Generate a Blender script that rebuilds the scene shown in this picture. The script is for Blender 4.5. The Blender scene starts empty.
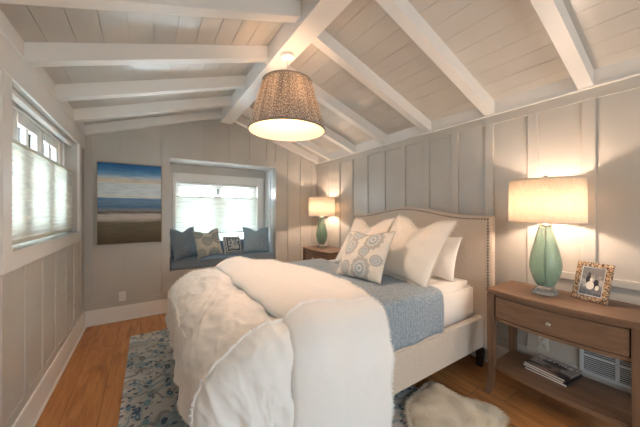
import bpy, bmesh, math, random
from mathutils import Vector, Matrix, noise
random.seed(7)
PI = math.pi
SC = bpy.context.scene
COL = SC.collection
R = math.radians

# ------------------------------------------------------------------ helpers
def link(name, bm, mat, parent=None, smooth=False, loc=None):
    me = bpy.data.meshes.new(name)
    bm.normal_update()
    bm.to_mesh(me); bm.free()
    for m in (mat if isinstance(mat, (list, tuple)) else [mat]):
        me.materials.append(m)
    if smooth:
        for p in me.polygons: p.use_smooth = True
    o = bpy.data.objects.new(name, me)
    COL.objects.link(o)
    if parent: o.parent = parent
    if loc: o.location = loc
    return o

def tag(o, label, cat, group=None):
    o['label'] = label; o['category'] = cat
    if group: o['group'] = group
    return o

def thing(name, label, cat, loc=(0, 0, 0), rz=0, group=None):
    o = bpy.data.objects.new(name, None); COL.objects.link(o)
    o.location = loc; o.rotation_euler = (0, 0, rz); o.empty_display_size = .1
    return tag(o, label, cat, group)

def struct(o):
    o['kind'] = 'structure'; return o

def copy_tree(o, parent=None):
    c = o.copy(); COL.objects.link(c); c.parent = parent
    for ch in list(o.children): copy_tree(ch, c)
    return c

def BM(): return bmesh.new()

def box(bm, a, b, bev=0, mi=0, seg=1):
    x0, y0, z0 = a; x1, y1, z1 = b
    v = [bm.verts.new(p) for p in ((x0,y0,z0),(x1,y0,z0),(x1,y1,z0),(x0,y1,z0),(x0,y0,z1),(x1,y0,z1),(x1,y1,z1),(x0,y1,z1))]
    fs = [bm.faces.new([v[i] for i in q]) for q in ((0,3,2,1),(4,5,6,7),(0,1,5,4),(1,2,6,5),(2,3,7,6),(3,0,4,7))]
    for f in fs: f.material_index = mi
    if bev:
        es = list({e for f in fs for e in f.edges})
        r = bmesh.ops.bevel(bm, geom=es, offset=bev, segments=seg, affect='EDGES', clamp_overlap=True)
        for f in r['faces']: f.material_index = mi
    return v

def prism(bm, pts, d, axis, off, mi=0):
    """pts 2D polygon extruded from off to off+d along axis; (u,v) are the other two axes in order."""
    def P(u, v, w):
        return (w, u, v) if axis == 0 else (u, w, v) if axis == 1 else (u, v, w)
    a = [bm.verts.new(P(u, v, off)) for u, v in pts]
    b = [bm.verts.new(P(u, v, off + d)) for u, v in pts]
    n = len(pts)
    fs = [bm.faces.new(a), bm.faces.new(b[::-1])]
    for i in range(n):
        fs.append(bm.faces.new([a[i], b[i], b[(i+1) % n], a[(i+1) % n]]))
    for f in fs: f.material_index = mi
    bmesh.ops.recalc_face_normals(bm, faces=fs)
    return fs

def sweep(bm, pts, secs, mi=0, cap=True):
    """loft of closed rings; pts unused, secs list of lists of points"""
    rings = [[bm.verts.new(p) for p in s] for s in secs]
    n = len(rings[0]); fs = []
    for a, b in zip(rings, rings[1:]):
        for i in range(n):
            fs.append(bm.faces.new([a[i], a[(i+1) % n], b[(i+1) % n], b[i]]))
    if cap:
        fs.append(bm.faces.new(rings[0][::-1])); fs.append(bm.faces.new(rings[-1]))
    for f in fs: f.material_index = mi
    bmesh.ops.recalc_face_normals(bm, faces=fs)
    return fs

def lathe(bm, prof, n=48, sx=1, sy=1, cap=True, mi=0, c=(0,0,0)):
    return sweep(bm, None, [[(c[0]+sx*r*math.cos(2*PI*k/n), c[1]+sy*r*math.sin(2*PI*k/n), c[2]+z) for k in range(n)] for r, z in prof], mi, cap)

def tube(bm, path, r, n=8, mi=0):
    path = [Vector(p) for p in path]; secs = []
    up = Vector((0.123, 0.37, 1)).normalized()
    for i, p in enumerate(path):
        t = (path[min(i+1, len(path)-1)] - path[max(i-1, 0)]).normalized()
        a = t.cross(up)
        if a.length < 1e-3: a = t.cross(Vector((1, 0, 0)))
        a.normalize(); b = t.cross(a)
        secs.append([p + r*(a*math.cos(2*PI*k/n) + b*math.sin(2*PI*k/n)) for k in range(n)])
    return sweep(bm, None, secs, mi)

def sphere(bm, c, r, sz=1, mi=0, n=12):
    k = bmesh.ops.create_uvsphere(bm, u_segments=n, v_segments=max(6, n//2), radius=r)
    for v in k['verts']:
        v.co.z *= sz; v.co += Vector(c)
    for f in {f for v in k['verts'] for f in v.link_faces}: f.material_index = mi; f.smooth = True

def lerp(a, b, t): return a + (b - a)*t
def sm(a, b, x):
    t = max(0, min(1, (x - a)/(b - a))); return t*t*(3 - 2*t)

# ------------------------------------------------------------------ materials
def srgb(r, g, b):
    f = lambda c: c/12.92 if c <= .04045 else ((c + .055)/1.055)**2.4
    return (f(r/255), f(g/255), f(b/255), 1)

class Mat:
    def __init__(s, name, rough=.5, col=(.5,.5,.5,1), spec=.5, metal=0, sheen=0, trans=0, ior=1.5):
        s.m = bpy.data.materials.new(name); s.m.use_nodes = True
        s.nt = s.m.node_tree; s.b = s.nt.nodes['Principled BSDF']; s.out = s.nt.nodes['Material Output']
        i = s.b.inputs
        i['Base Color'].default_value = col; i['Roughness'].default_value = rough
        i['Specular IOR Level'].default_value = spec; i['Metallic'].default_value = metal
        i['Sheen Weight'].default_value = sheen; i['Transmission Weight'].default_value = trans; i['IOR'].default_value = ior
        s._tc = None
    def n(s, t, **kw):
        x = s.nt.nodes.new('ShaderNode' + t)
        for k, v in kw.items(): setattr(x, k, v)
        return x
    def l(s, a, b): s.nt.links.new(a, b)
    def co(s, kind='Object'):
        if not s._tc: s._tc = s.n('TexCoord')
        return s._tc.outputs[kind]
    def inp(s, sock, v):
        if v is None: return
        if isinstance(v, bpy.types.NodeSocket): s.l(v, sock)
        else: sock.default_value = v
    def M(s, op, a, b=None, c=None):
        x = s.n('Math', operation=op)
        s.inp(x.inputs[0], a); s.inp(x.inputs[1], b); s.inp(x.inputs[2], c)
        return x.outputs[0]
    def xyz(s, v=None):
        x = s.n('SeparateXYZ'); s.l(v or s.co(), x.inputs[0]); return x.outputs
    def vec(s, x, y, z):
        c = s.n('CombineXYZ'); s.inp(c.inputs[0], x); s.inp(c.inputs[1], y); s.inp(c.inputs[2], z); return c.outputs[0]
    def map(s, scale=(1,1,1), loc=(0,0,0), v=None):
        x = s.n('Mapping'); s.l(v or s.co(), x.inputs[0]); x.inputs['Scale'].default_value = scale; x.inputs['Location'].default_value = loc
        return x.outputs[0]
    def noise(s, scale, v=None, detail=3, rough=.5, dist=0, out='Fac'):
        x = s.n('TexNoise'); s.l(v or s.co(), x.inputs['Vector'])
        x.inputs['Scale'].default_value = scale; x.inputs['Detail'].default_value = detail
        x.inputs['Roughness'].default_value = rough; x.inputs['Distortion'].default_value = dist
        return x.outputs[out]
    def voro(s, scale, v=None, out='Distance', feature='F1', rnd=1):
        x = s.n('TexVoronoi', feature=feature); s.l(v or s.co(), x.inputs['Vector'])
        x.inputs['Scale'].default_value = scale; x.inputs['Randomness'].default_value = rnd
        return x.outputs[out]
    def ramp(s, f, stops, interp='LINEAR'):
        x = s.n('ValToRGB'); s.l(f, x.inputs[0]); cr = x.color_ramp; cr.interpolation = interp
        while len(cr.elements) < len(stops): cr.elements.new(.5)
        for e, (p, c) in zip(cr.elements, stops): e.position = p; e.color = c
        return x.outputs[0]
    def mix(s, f, a, b, blend='MIX'):
        x = s.n('Mix', data_type='RGBA', blend_type=blend)
        s.inp(x.inputs[0], f); s.inp(x.inputs[6], a); s.inp(x.inputs[7], b)
        return x.outputs[2]
    def color(s, c): s.l(c, s.b.inputs['Base Color']); return s
    def bump(s, h, strength=.3, dist=.01):
        x = s.n('Bump'); s.l(h, x.inputs['Height']); x.inputs['Strength'].default_value = strength; x.inputs['Distance'].default_value = dist
        s.l(x.outputs[0], s.b.inputs['Normal']); return s
    def translucent(s, fac, col=None, transp=0):
        t = s.n('BsdfTranslucent')
        if col is None:
            lk = s.b.inputs['Base Color'].links
            if lk: s.l(lk[0].from_socket, t.inputs[0])
            else: t.inputs[0].default_value = s.b.inputs['Base Color'].default_value
        else: s.inp(t.inputs[0], col)
        mx = s.n('MixShader'); mx.inputs[0].default_value = fac
        s.l(s.b.outputs[0], mx.inputs[1]); s.l(t.outputs[0], mx.inputs[2])
        o = mx.outputs[0]
        if transp:
            tr = s.n('BsdfTransparent'); m2 = s.n('MixShader'); m2.inputs[0].default_value = transp
            s.l(o, m2.inputs[1]); s.l(tr.outputs[0], m2.inputs[2]); o = m2.outputs[0]
        s.l(o, s.out.inputs[0]); return s

def paint(name, col, rough=.42, amt=.04):
    m = Mat(name, rough, col)
    f = m.noise(2.2, detail=4)
    c2 = tuple(min(1, x*(1+amt)) for x in col[:3]) + (1,); c1 = tuple(x*(1-amt) for x in col[:3]) + (1,)
    m.color(m.ramp(f, [(.35, c1), (.65, c2)]))
    m.bump(m.noise(180, detail=2), .06, .002)
    return m.m

WALL = paint('greige_paint', srgb(192, 186, 177), .32)
PLANK = paint('ceiling_plank_paint', srgb(198, 192, 183), .3)
WHITE = paint('white_trim_paint', srgb(232, 228, 222), .4, .015)
ALC_LIT = paint('alcove_paint_lit', srgb(224, 224, 222), .35)  # wall paint made lighter: alcove daylight put into the colour

def mk_floor():
    m = Mat('oak_floor', .38)
    x, y, z = m.xyz()
    u = m.M('DIVIDE', m.M('ADD', x, .47 + 4), .2)
    iu = m.M('FLOOR', u); fu = m.M('FRACT', u)
    wn = m.n('TexWhiteNoise', noise_dimensions='1D'); m.l(iu, wn.inputs['W'])
    v = m.M('ADD', m.M('DIVIDE', y, 1.7), m.M('MULTIPLY', wn.outputs['Value'], 3.7))
    iv = m.M('FLOOR', v); fv = m.M('FRACT', v)
    w2 = m.n('TexWhiteNoise', noise_dimensions='2D'); m.l(m.vec(iu, iv, 0), w2.inputs['Vector'])
    pid = w2.outputs['Value']
    gv = m.vec(m.M('ADD', x, m.M('MULTIPLY', pid, 7)), m.M('ADD', m.M('MULTIPLY', y, .09), m.M('MULTIPLY', pid, 3)), 0)
    g = m.noise(26, gv, 5, .62, 1.2)
    gv2 = m.vec(m.M('ADD', x, m.M('MULTIPLY', pid, 11)), m.M('MULTIPLY', y, .3), pid)
    k = m.noise(4.5, gv2, 3, .5, 1.5)
    c = m.ramp(g, [(.28, srgb(150, 98, 52)), (.48, srgb(190, 130, 76)), (.72, srgb(210, 154, 98))])
    c = m.mix(m.ramp(k, [(.58, (0,0,0,1)), (.74, (.8,.8,.8,1))]), c, srgb(132, 80, 42))
    c = m.mix(m.M('MULTIPLY', pid, .35), c, srgb(176, 116, 64))
    e1 = m.M('LESS_THAN', m.M('MINIMUM', fu, m.M('SUBTRACT', 1, fu)), .009)
    e2 = m.M('LESS_THAN', m.M('MINIMUM', fv, m.M('SUBTRACT', 1, fv)), .0012)
    e = m.M('MAXIMUM', e1, e2)
    c = m.mix(m.M('MULTIPLY', e, .75), c, srgb(70, 40, 20))
    m.color(c)
    m.bump(m.M('SUBTRACT', m.M('MULTIPLY', g, .3), e), .25, .002)
    return m.m
FLOOR = mk_floor()

def mk_wood(name, dark, mid, light, rough=.42, axis=1):
    m = Mat(name, rough)
    s = [1, 1, 1]; s[axis] = .07
    g = m.noise(38, m.map(tuple(s)), 5, .6, .8)
    k = m.noise(7, m.map(tuple(s)), 3)
    c = m.mix(.35, m.ramp(g, [(.3, dark), (.5, mid), (.72, light)]), m.ramp(k, [(.35, dark), (.65, light)]))
    m.color(c); m.bump(g, .12, .002)
    return m.m
WOOD = mk_wood('greyed_walnut', srgb(96, 70, 52), srgb(122, 92, 69), srgb(142, 109, 83))
WOODV = mk_wood('greyed_walnut_upright', srgb(92, 67, 49), srgb(117, 88, 66), srgb(137, 104, 79), axis=2)
DARK = Mat('dark_wood_foot', .5, srgb(45, 34, 28)).m

def mk_linen(name, col, amt=.12, scale=260, rough=.9, sheen=.2, wr=0.0, wsc=9):
    m = Mat(name, rough, col, .2, sheen=sheen)
    a = m.noise(scale, m.map((1, .12, 1)), 2); b = m.noise(scale, m.map((.12, 1, .6)), 2)
    f = m.M('MULTIPLY', m.M('ADD', a, b), .5)
    lo = tuple(x*(1-amt) for x in col[:3]) + (1,); hi = tuple(min(1, x*(1+amt)) for x in col[:3]) + (1,)
    m.color(m.ramp(f, [(.35, lo), (.65, hi)]))
    h = f
    if wr: h = m.M('ADD', m.M('MULTIPLY', f, .08), m.M('MULTIPLY', m.noise(wsc, None, 4, .55, .6), wr))
    m.bump(h, .35, .02 if wr else .003)
    return m.m
UPH = mk_linen('oatmeal_linen', srgb(205, 190, 174), .08)
DUVET = mk_linen('white_linen_duvet', srgb(248, 245, 240), .015, wr=1.0, wsc=7)
SHEET = mk_linen('white_cotton', srgb(236, 228, 218), .02, wr=.5, wsc=6)
EURO = mk_linen('cream_linen', srgb(236, 226, 212), .03, wr=.6, wsc=8)
GREYB = mk_linen('slate_blue_linen', srgb(128, 139, 149), .22, 200)
BLUEP = mk_linen('pale_slate_linen', srgb(152, 170, 181), .2, 200)

def mk_coverlet():
    m = Mat('blue_quilted_cotton', .9, spec=.15, sheen=.2)
    x, y, z = m.xyz()
    wv = m.M('ADD', x, m.M('MULTIPLY', m.M('SINE', m.M('MULTIPLY', m.M('ADD', y, z), 210)), .004))
    st = m.M('SINE', m.M('MULTIPLY', wv, 260))
    n = m.noise(60, None, 3, .65)
    f = m.M('ADD', m.M('MULTIPLY', st, .05), n)
    m.color(m.ramp(f, [(.2, srgb(112, 126, 138)), (.5, srgb(150, 162, 170)), (.85, srgb(184, 192, 196))]))
    m.bump(f, .6, .006)
    return m.m
COVER = mk_coverlet()

def mk_rug():
    m = Mat('blue_floral_wool', .95, spec=.1, sheen=.3)
    dist = m.noise(5, None, 3, .5, 0, 'Color')
    v = m.n('VectorMath', operation='MULTIPLY_ADD'); m.l(dist, v.inputs[0]); v.inputs[1].default_value = (.07, .07, 0); m.l(m.co(), v.inputs[2])
    w = v.outputs[0]
    base = m.ramp(m.noise(6, w, 4), [(.3, srgb(182, 175, 166)), (.5, srgb(204, 200, 192)), (.7, srgb(214, 211, 203))])
    # vine scrolls
    vine = m.M('ABSOLUTE', m.M('SUBTRACT', m.noise(3.6, w, 1, .4), .5))
    c = m.mix(m.ramp(vine, [(.0, (.75,.75,.75,1)), (.016, (.75,.75,.75,1)), (.024, (0,0,0,1))]), base, srgb(136, 158, 168))
    vine2 = m.M('ABSOLUTE', m.M('SUBTRACT', m.noise(4.2, m.map((1,1,1), (3,7,0), w), 1, .4), .52))
    c = m.mix(m.ramp(vine2, [(.0, (.6,.6,.6,1)), (.010, (.6,.6,.6,1)), (.018, (0,0,0,1))]), c, srgb(120, 112, 106))
    # petals: stretched cells
    vo = m.voro(10.5, m.map((1.5, 1, 1), (0,0,0), w)); cc = m.voro(10.5, m.map((1.5, 1, 1), (0,0,0), w), 'Color')
    cr = m.n('SeparateColor'); m.l(cc, cr.inputs[0])
    petal = m.M('MULTIPLY', m.M('LESS_THAN', vo, .33), m.M('GREATER_THAN', cr.outputs[0], .38))
    pc = m.ramp(cr.outputs[1], [(0, srgb(64, 88, 112)), (.25, srgb(92, 126, 150)), (.6, srgb(112, 148, 164)), (.8, srgb(132, 112, 98)), (.9, srgb(74, 84, 98))], 'CONSTANT')
    rg = m.M('MULTIPLY', m.M('LESS_THAN', m.M('ABSOLUTE', m.M('SUBTRACT', vo, .45)), .045), m.M('GREATER_THAN', cr.outputs[0], .38))
    c = m.mix(m.M('MULTIPLY', rg, .8), c, m.ramp(cr.outputs[2], [(0, srgb(140, 164, 176)), (.6, srgb(158, 148, 138))], 'CONSTANT'))
    pc = m.mix(m.M('LESS_THAN', vo, .13), pc, srgb(176, 186, 188))
    c = m.mix(petal, c, pc)
    vo2 = m.voro(27, m.map((1, 1.2, 1), (2,1,0), w)); cc2 = m.voro(27, m.map((1, 1.2, 1), (2,1,0), w), 'Color')
    c2 = m.n('SeparateColor'); m.l(cc2, c2.inputs[0])
    leaf = m.M('MULTIPLY', m.M('LESS_THAN', vo2, .38), m.M('GREATER_THAN', c2.outputs[0], .5))
    c = m.mix(leaf, c, m.ramp(c2.outputs[1], [(0, srgb(70, 92, 114)), (.4, srgb(120, 106, 96)), (.7, srgb(140, 166, 176))], 'CONSTANT'))
    m.color(c); m.bump(m.noise(400, None, 2), .5, .004)
    return m.m
RUG = mk_rug()

def mk_medal(name, meds, cream, ring, blue, taupe, s=1.0):
    m = Mat(name, .9, spec=.15, sheen=.15)
    x, y, z = m.xyz()
    val = None
    for cx, cy, r in meds:
        dx = m.M('SUBTRACT', x, cx*s); dy = m.M('SUBTRACT', y, cy*s)
        d = m.M('DIVIDE', m.M('SQRT', m.M('ADD', m.M('MULTIPLY', dx, dx), m.M('MULTIPLY', dy, dy))), r*s)
        an = m.M('ARCTAN2', dy, dx)
        d = m.M('ADD', d, m.M('MULTIPLY', m.M('SINE', m.M('MULTIPLY', an, 12)), .06))
        val = d if val is None else m.M('MINIMUM', val, d)
    c = m.ramp(val, [(0, blue), (.14, cream), (.3, blue), (.42, ring), (.55, cream), (.62, ring), (.72, taupe), (.84, ring), (.93, taupe), (1.0, cream)], 'CONSTANT')
    wv = m.noise(300, None, 2)
    c = m.mix(m.ramp(wv, [(.4, (0,0,0,1)), (.62, (.3,.3,.3,1))]), c, taupe)
    m.color(c); m.bump(wv, .35, .004)
    return m.m
CRM = srgb(226, 220, 208)
MEDAL = mk_medal('medallion_print', [(-.125,.045,.085),(.105,.125,.10),(.055,.01,.058),(.055,-.145,.10),(-.12,-.15,.062),(.19,-.06,.05),(-.10,.185,.075),(-.235,-.12,.05),(-.225,.15,.045)],
                 CRM, srgb(184, 190, 190), srgb(122, 158, 176), srgb(172, 168, 160))
MEDAL2 = mk_medal('medallion_print_olive', [(-.02,.02,.075),(.14,.05,.09),(.05,-.17,.08),(-.13,-.14,.06),(-.13,.15,.07),(.05,.19,.06)],
                  srgb(206, 202, 190), srgb(160, 170, 172), srgb(122, 142, 152), srgb(164, 160, 146))

def mk_maze():
    m = Mat('blue_lettered_panel', .9, spec=.15)
    x, y, z = m.xyz()
    ax = m.M('ABSOLUTE', x); ay = m.M('ABSOLUTE', y); d = m.M('MAXIMUM', ax, ay)
    g = m.M('MODULO', m.M('ADD', m.M('MULTIPLY', y, 1), 1.0), .052)
    rows = m.M('GREATER_THAN', g, .012)
    blk = m.n('TexWhiteNoise', noise_dimensions='2D')
    m.l(m.vec(m.M('FLOOR', m.M('DIVIDE', x, .017)), m.M('FLOOR', m.M('DIVIDE', y, .026)), 0), blk.inputs['Vector'])
    gl = m.M('MULTIPLY', rows, m.M('GREATER_THAN', blk.outputs['Value'], .5))
    inner = m.mix(gl, srgb(206, 204, 198), srgb(112, 124, 134))
    c = m.mix(m.M('GREATER_THAN', d, .088), inner, srgb(62, 76, 94))
    c = m.mix(m.M('GREATER_THAN', d, .105), c, srgb(196, 194, 186))
    c = m.mix(m.M('GREATER_THAN', d, .122), c, srgb(80, 96, 114))
    c = m.mix(m.M('GREATER_THAN', d, .130), c, srgb(190, 188, 180))
    m.color(c); m.bump(m.noise(300), .2, .003)
    return m.m
MAZE = mk_maze()
NAVY = mk_linen('navy_cotton', srgb(52, 84, 122), .1)

def mk_shade_woven():
    m = Mat('woven_pendant_fabric', .9, spec=.1)
    x, y, z = m.xyz()
    an = m.M('ARCTAN2', y, x)
    v = m.vec(m.M('MULTIPLY', an, .3), m.M('MULTIPLY', z, .55), 0)
    f = m.noise(150, v, 2, .6)
    big = m.noise(18, m.vec(m.M('MULTIPLY', an, .4), m.M('MULTIPLY', z, .1), 0), 2)
    f2 = m.M('ADD', f, m.M('MULTIPLY', m.M('SUBTRACT', big, .5), .25))
    m.color(m.ramp(f2, [(.36, srgb(112, 110, 108)), (.5, srgb(172, 166, 160)), (.64, srgb(222, 214, 204))]))
    m.bump(f, .5, .006)
    tc = m.ramp(f2, [(.46, (.03, .024, .02, 1)), (.68, (.60, .48, .36, 1))])
    m.translucent(.3, tc)
    return m.m
WOVEN = mk_shade_woven()
DIMMER = Mat('added_dimmer', .9, (.9, .86, .8, 1)).translucent(.45, (.75, .7, .62, 1)).m  # for the added disc that weakens the pendant's up-light
LINER = Mat('pendant_liner', .8, srgb(224, 190, 138)).translucent(.35, (.9,.75,.5,1)).m

def mk_lampshade():
    m = Mat('linen_lampshade', .9, spec=.1)
    a = m.noise(220, m.map((1, 1, .1)), 2); b = m.noise(220, m.map((.1, .1, 1)), 2)
    f = m.M('MULTIPLY', m.M('ADD', a, b), .5)
    c = m.ramp(f, [(.35, srgb(222, 208, 188)), (.65, srgb(242, 233, 218))])
    m.color(c); m.bump(f, .2, .002)
    m.translucent(.42, c)
    return m.m
SHADE = mk_lampshade()
TRIMF = mk_linen('shade_binding', srgb(214, 202, 186), .05)

def mk_glass():
    m = Mat('sea_green_glass', .1, trans=.82, ior=1.35)
    x, y, z = m.xyz()
    f = m.noise(60, None, 3, .6)
    g = m.M('ADD', m.M('MULTIPLY', f, .6), m.M('MULTIPLY', z, .6))
    m.color(m.ramp(g, [(.3, srgb(196, 222, 206)), (.5, srgb(208, 230, 216)), (.62, srgb(228, 240, 232))]))
    m.bump(m.voro(70), .35, .004)
    return m.m
GLASS = mk_glass()
CRYSTAL = Mat('clear_acrylic', .06, (.95,.96,.95,1), trans=.85, ior=1.45).m
NICKEL = Mat('brushed_nickel', .3, srgb(200, 192, 180), metal=1).m
BRASS = Mat('aged_nailhead_metal', .45, srgb(92, 78, 66), metal=.6).m
BULBM = None
def emis(name, col, st):
    m = Mat(name, .4); i = m.b.inputs
    i['Base Color'].default_value = (1,1,1,1); i['Emission Color'].default_value = col; i['Emission Strength'].default_value = st
    return m.m

def mk_blind(name, tint):
    m = Mat(name, .9, tint, .1)
    m.translucent(.26, tint)
    return m.m
BLIND = mk_blind('cellular_shade_fabric', (.88, .88, .83, 1))
BLINDR = Mat('shade_rail', .5, srgb(214, 210, 196)).m

def mk_pane():
    m = bpy.data.materials.new('window_glass'); m.use_nodes = True
    nt = m.node_tree; nt.nodes.clear()
    o = nt.nodes.new('ShaderNodeOutputMaterial'); t = nt.nodes.new('ShaderNodeBsdfTransparent'); g = nt.nodes.new('ShaderNodeBsdfGlossy')
    t.inputs[0].default_value = (.95, .98, 1, 1); g.inputs['Roughness'].default_value = .02
    f = nt.nodes.new('ShaderNodeFresnel'); f.inputs[0].default_value = 1.3
    mx = nt.nodes.new('ShaderNodeMixShader')
    nt.links.new(f.outputs[0], mx.inputs[0]); nt.links.new(t.outputs[0], mx.inputs[1]); nt.links.new(g.outputs[0], mx.inputs[2]); nt.links.new(mx.outputs[0], o.inputs[0])
    return m
PANE = mk_pane()

def mk_painting():
    m = Mat('beach_canvas', .7, spec=.2)
    x, y, z = m.xyz()
    n = m.noise(9, m.map((.5, 1, 3.5)), 4, .6)
    zz = m.M('ADD', z, m.M('MULTIPLY', m.M('SUBTRACT', n, .5), .055))
    t = m.M('DIVIDE', zz, .97)
    c = m.ramp(t, [(0, srgb(92, 80, 62)), (.14, srgb(112, 100, 82)), (.27, srgb(124, 112, 92)), (.315, srgb(204, 192, 180)), (.37, srgb(206, 196, 186)),
                   (.40, srgb(112, 100, 88)), (.425, srgb(150, 150, 152)), (.46, srgb(96, 128, 160)), (.53, srgb(124, 152, 178)), (.575, srgb(110, 146, 184)),
                   (.59, srgb(226, 230, 226)), (.66, srgb(222, 232, 236)), (.76, srgb(220, 228, 230)), (.80, srgb(224, 208, 186)), (.84, srgb(190, 208, 220)), (.87, srgb(132, 172, 204)),
                   (.92, srgb(84, 138, 182)), (1, srgb(48, 100, 152))])
    st = m.noise(30, m.map((.25, 1, 2.2)), 4, .7)
    dk = m.ramp(st, [(.35, (.8,.8,.8,1)), (.6, (1.05,1.05,1.05,1))])
    c = m.mix(1.0, c, dk, 'MULTIPLY')
    m.color(c); m.bump(st, .25, .004)
    return m.m
PAINT = mk_painting()
PALEWOOD = mk_wood('pale_float_frame_wood', srgb(160, 142, 122), srgb(186, 168, 148), srgb(204, 188, 168), axis=2)
PLASTIC = Mat('white_plastic', .35, srgb(226, 222, 214)).m
SLOT = Mat('dark_slot', .8, srgb(50, 47, 44)).m
VENTM = Mat('grey_vent_enamel', .4, srgb(196, 198, 198)).m

# ------------------------------------------------------------------ room dimensions (metres; camera stands at x=0, y=0)
XL, XR, YB, YF = -.626, 2.578, 4.10, -1.6
XC = .985
def zd(x):      # underside of the roof boards
    return 2.33 + .3215*(x - XL) if x < XC else 2.305 + .341*(XR - x)
RD = .112       # rafter depth

# floor
b = BM(); box(b, (XL-.15, YF-.15, -.1), (XR+.15, YB+.6, 0)); struct(link('floor', b, FLOOR))

# left wall with the window hole
W1 = (2.09, 3.77, 1.13, 2.06)
b = BM(); T = .19
TOP = 2.37
box(b, (XL-T, YF-.15, 0), (XL, W1[0], TOP)); box(b, (XL-T, W1[1], 0), (XL, YB+.15, TOP))
box(b, (XL-T, W1[0], 0), (XL, W1[1], W1[2])); box(b, (XL-T, W1[0], W1[3]), (XL, W1[1], TOP))
BT = .015
for k in range(-11, 7):
    yy = 2.0 + .32*k + .0
    if yy < YF + .05 or yy > YB - .1: continue
    box(b, (XL-.001, yy, .19), (XL+.008, yy+.065, 1.05 if yy > 1.8 else 2.24), .002)
box(b, (XL-.001, YF, .18), (XL+.0095, YB, .24), .001)
struct(link('wall_left', b, WALL))

# right wall, boards and battens
b = BM()
box(b, (XR, YF-.15, 0), (XR+.15, YB+.15, 2.36))
for k in range(-6, 11):
    yy = .508 + .3205*k
    if yy < YF + .02 or yy > YB - .08: continue
    box(b, (XR-BT, yy, .19 if yy > .55 or yy < -.1 else .50), (XR+.001, yy+.07, 2.19), .002)
box(b, (XR-BT-.0015, YF, 2.12), (XR+.001, YB, 2.20), .001)
box(b, (XR-BT-.0015, .60, .18), (XR+.001, YB, .25), .001)
box(b, (XR-BT-.003, YF, .855), (XR+.001, .828, .905), .002)
struct(link('wall_right', b, WALL))

# back wall (gable) with the alcove opening
AL = (.25, 1.77, .545, 2.062); AD = .47
b = BM()
prism(b, [(XL-.15, 0), (AL[0], 0), (AL[0], zd(AL[0])+.1), (XL-.15, zd(XL)+.05)], .1, 1, YB)
prism(b, [(AL[1], 0), (XR+.15, 0), (XR+.15, zd(XR)+.05), (AL[1], zd(AL[1])+.1)], .1, 1, YB)
prism(b, [(AL[0], AL[3]), (AL[1], AL[3]), (AL[1], zd(AL[1])+.1), (XC, zd(XC)+.1), (AL[0], zd(AL[0])+.1)], .1, 1, YB)
box(b, (AL[0], YB, 0), (AL[1], YB+.1, AL[2]))
def bz(x): return zd(x) - RD - .012
def batten(x, z0, z1, w=.065):
    prism(b, [(x, z0), (x+w, z0), (x+w, min(z1, bz(x+w) if x > XC else bz(x+w))), (x, min(z1, bz(x)))], BT+.001, 1, YB-BT)
for x in (-.615, -.345, -.035): batten(x, .19, 9)
for x in (1.995, 2.235, 2.47): batten(x, .19, 9)
for x in (.375, .685, 1.025, 1.335, 1.62):
    batten(x, 2.15, 9); batten(x, .25, .46)
batten(.16, .19, 9, .09); batten(1.77, .19, 9, .09)
for z0, z1, x0, x1 in ((2.062, 2.16, .16, 1.86), (.45, .545, .16, 1.86), (.18, .25, XL, XR)):
    box(b, (x0, YB-BT-.0015, z0), (x1, YB+.001, z1), .001)
struct(link('wall_back', b, WALL))

# alcove lining
W2 = (.36, 1.63, .80, 1.795)
ya = YB + .1; yb = YB + AD
b = BM(); box(b, (AL[0]-.06, ya, AL[2]-.06), (AL[0], yb, AL[3]+.06)); box(b, (AL[0]-.001, YB+.20, AL[2]), (AL[0]+.008, YB+.26, AL[3]), .002); struct(link('wall_alcove_left', b, ALC_LIT))
b = BM(); box(b, (AL[1], ya, AL[2]-.06), (AL[1]+.06, yb, AL[3]+.06)); box(b, (AL[1]-.008, YB+.20, AL[2]), (AL[1]+.001, YB+.26, AL[3]), .002); struct(link('wall_alcove_right', b, ALC_LIT))
b = BM(); box(b, (AL[0], ya, AL[3]), (AL[1], yb, AL[3]+.06)); struct(link('wall_alcove_top', b, ALC_LIT))
b = BM(); box(b, (AL[0], ya, AL[2]-.06), (AL[1], yb, AL[2])); struct(link('floor_alcove', b, ALC_LIT))
b = BM()
box(b, (AL[0]-.06, yb, AL[2]-.06), (W2[0], yb+.19, AL[3]+.06)); box(b, (W2[1], yb, AL[2]-.06), (AL[1]+.06, yb+.19, AL[3]+.06))
box(b, (W2[0], yb, AL[2]-.06), (W2[1], yb+.19, W2[2])); box(b, (W2[0], yb, W2[3]), (W2[1], yb+.19, AL[3]+.06))
for x in (.52, .84, 1.16, 1.48): box(b, (x, yb-.007, 1.935), (x+.05, yb+.001, AL[3]), .002)
struct(link('wall_alcove_back', b, WALL))

# front wall behind the camera, with a window added to let fill light in
W3 = (-.1, 2.1, .35, 2.0)
b = BM()
box(b, (XL-.15, YF-.13, 0), (W3[0], YF, 2.33)); box(b, (W3[1], YF-.13, 0), (XR+.15, YF, 2.33))
box(b, (W3[0], YF-.13, 0), (W3[1], YF, W3[2])); box(b, (W3[0], YF-.13, W3[3]), (W3[1], YF, 2.33))
prism(b, [(XL-.15, 2.33), (XR+.15, 2.31), (XC, zd(XC)+.06)], .13, 1, YF-.13)
struct(link('wall_front', b, WALL))

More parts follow.
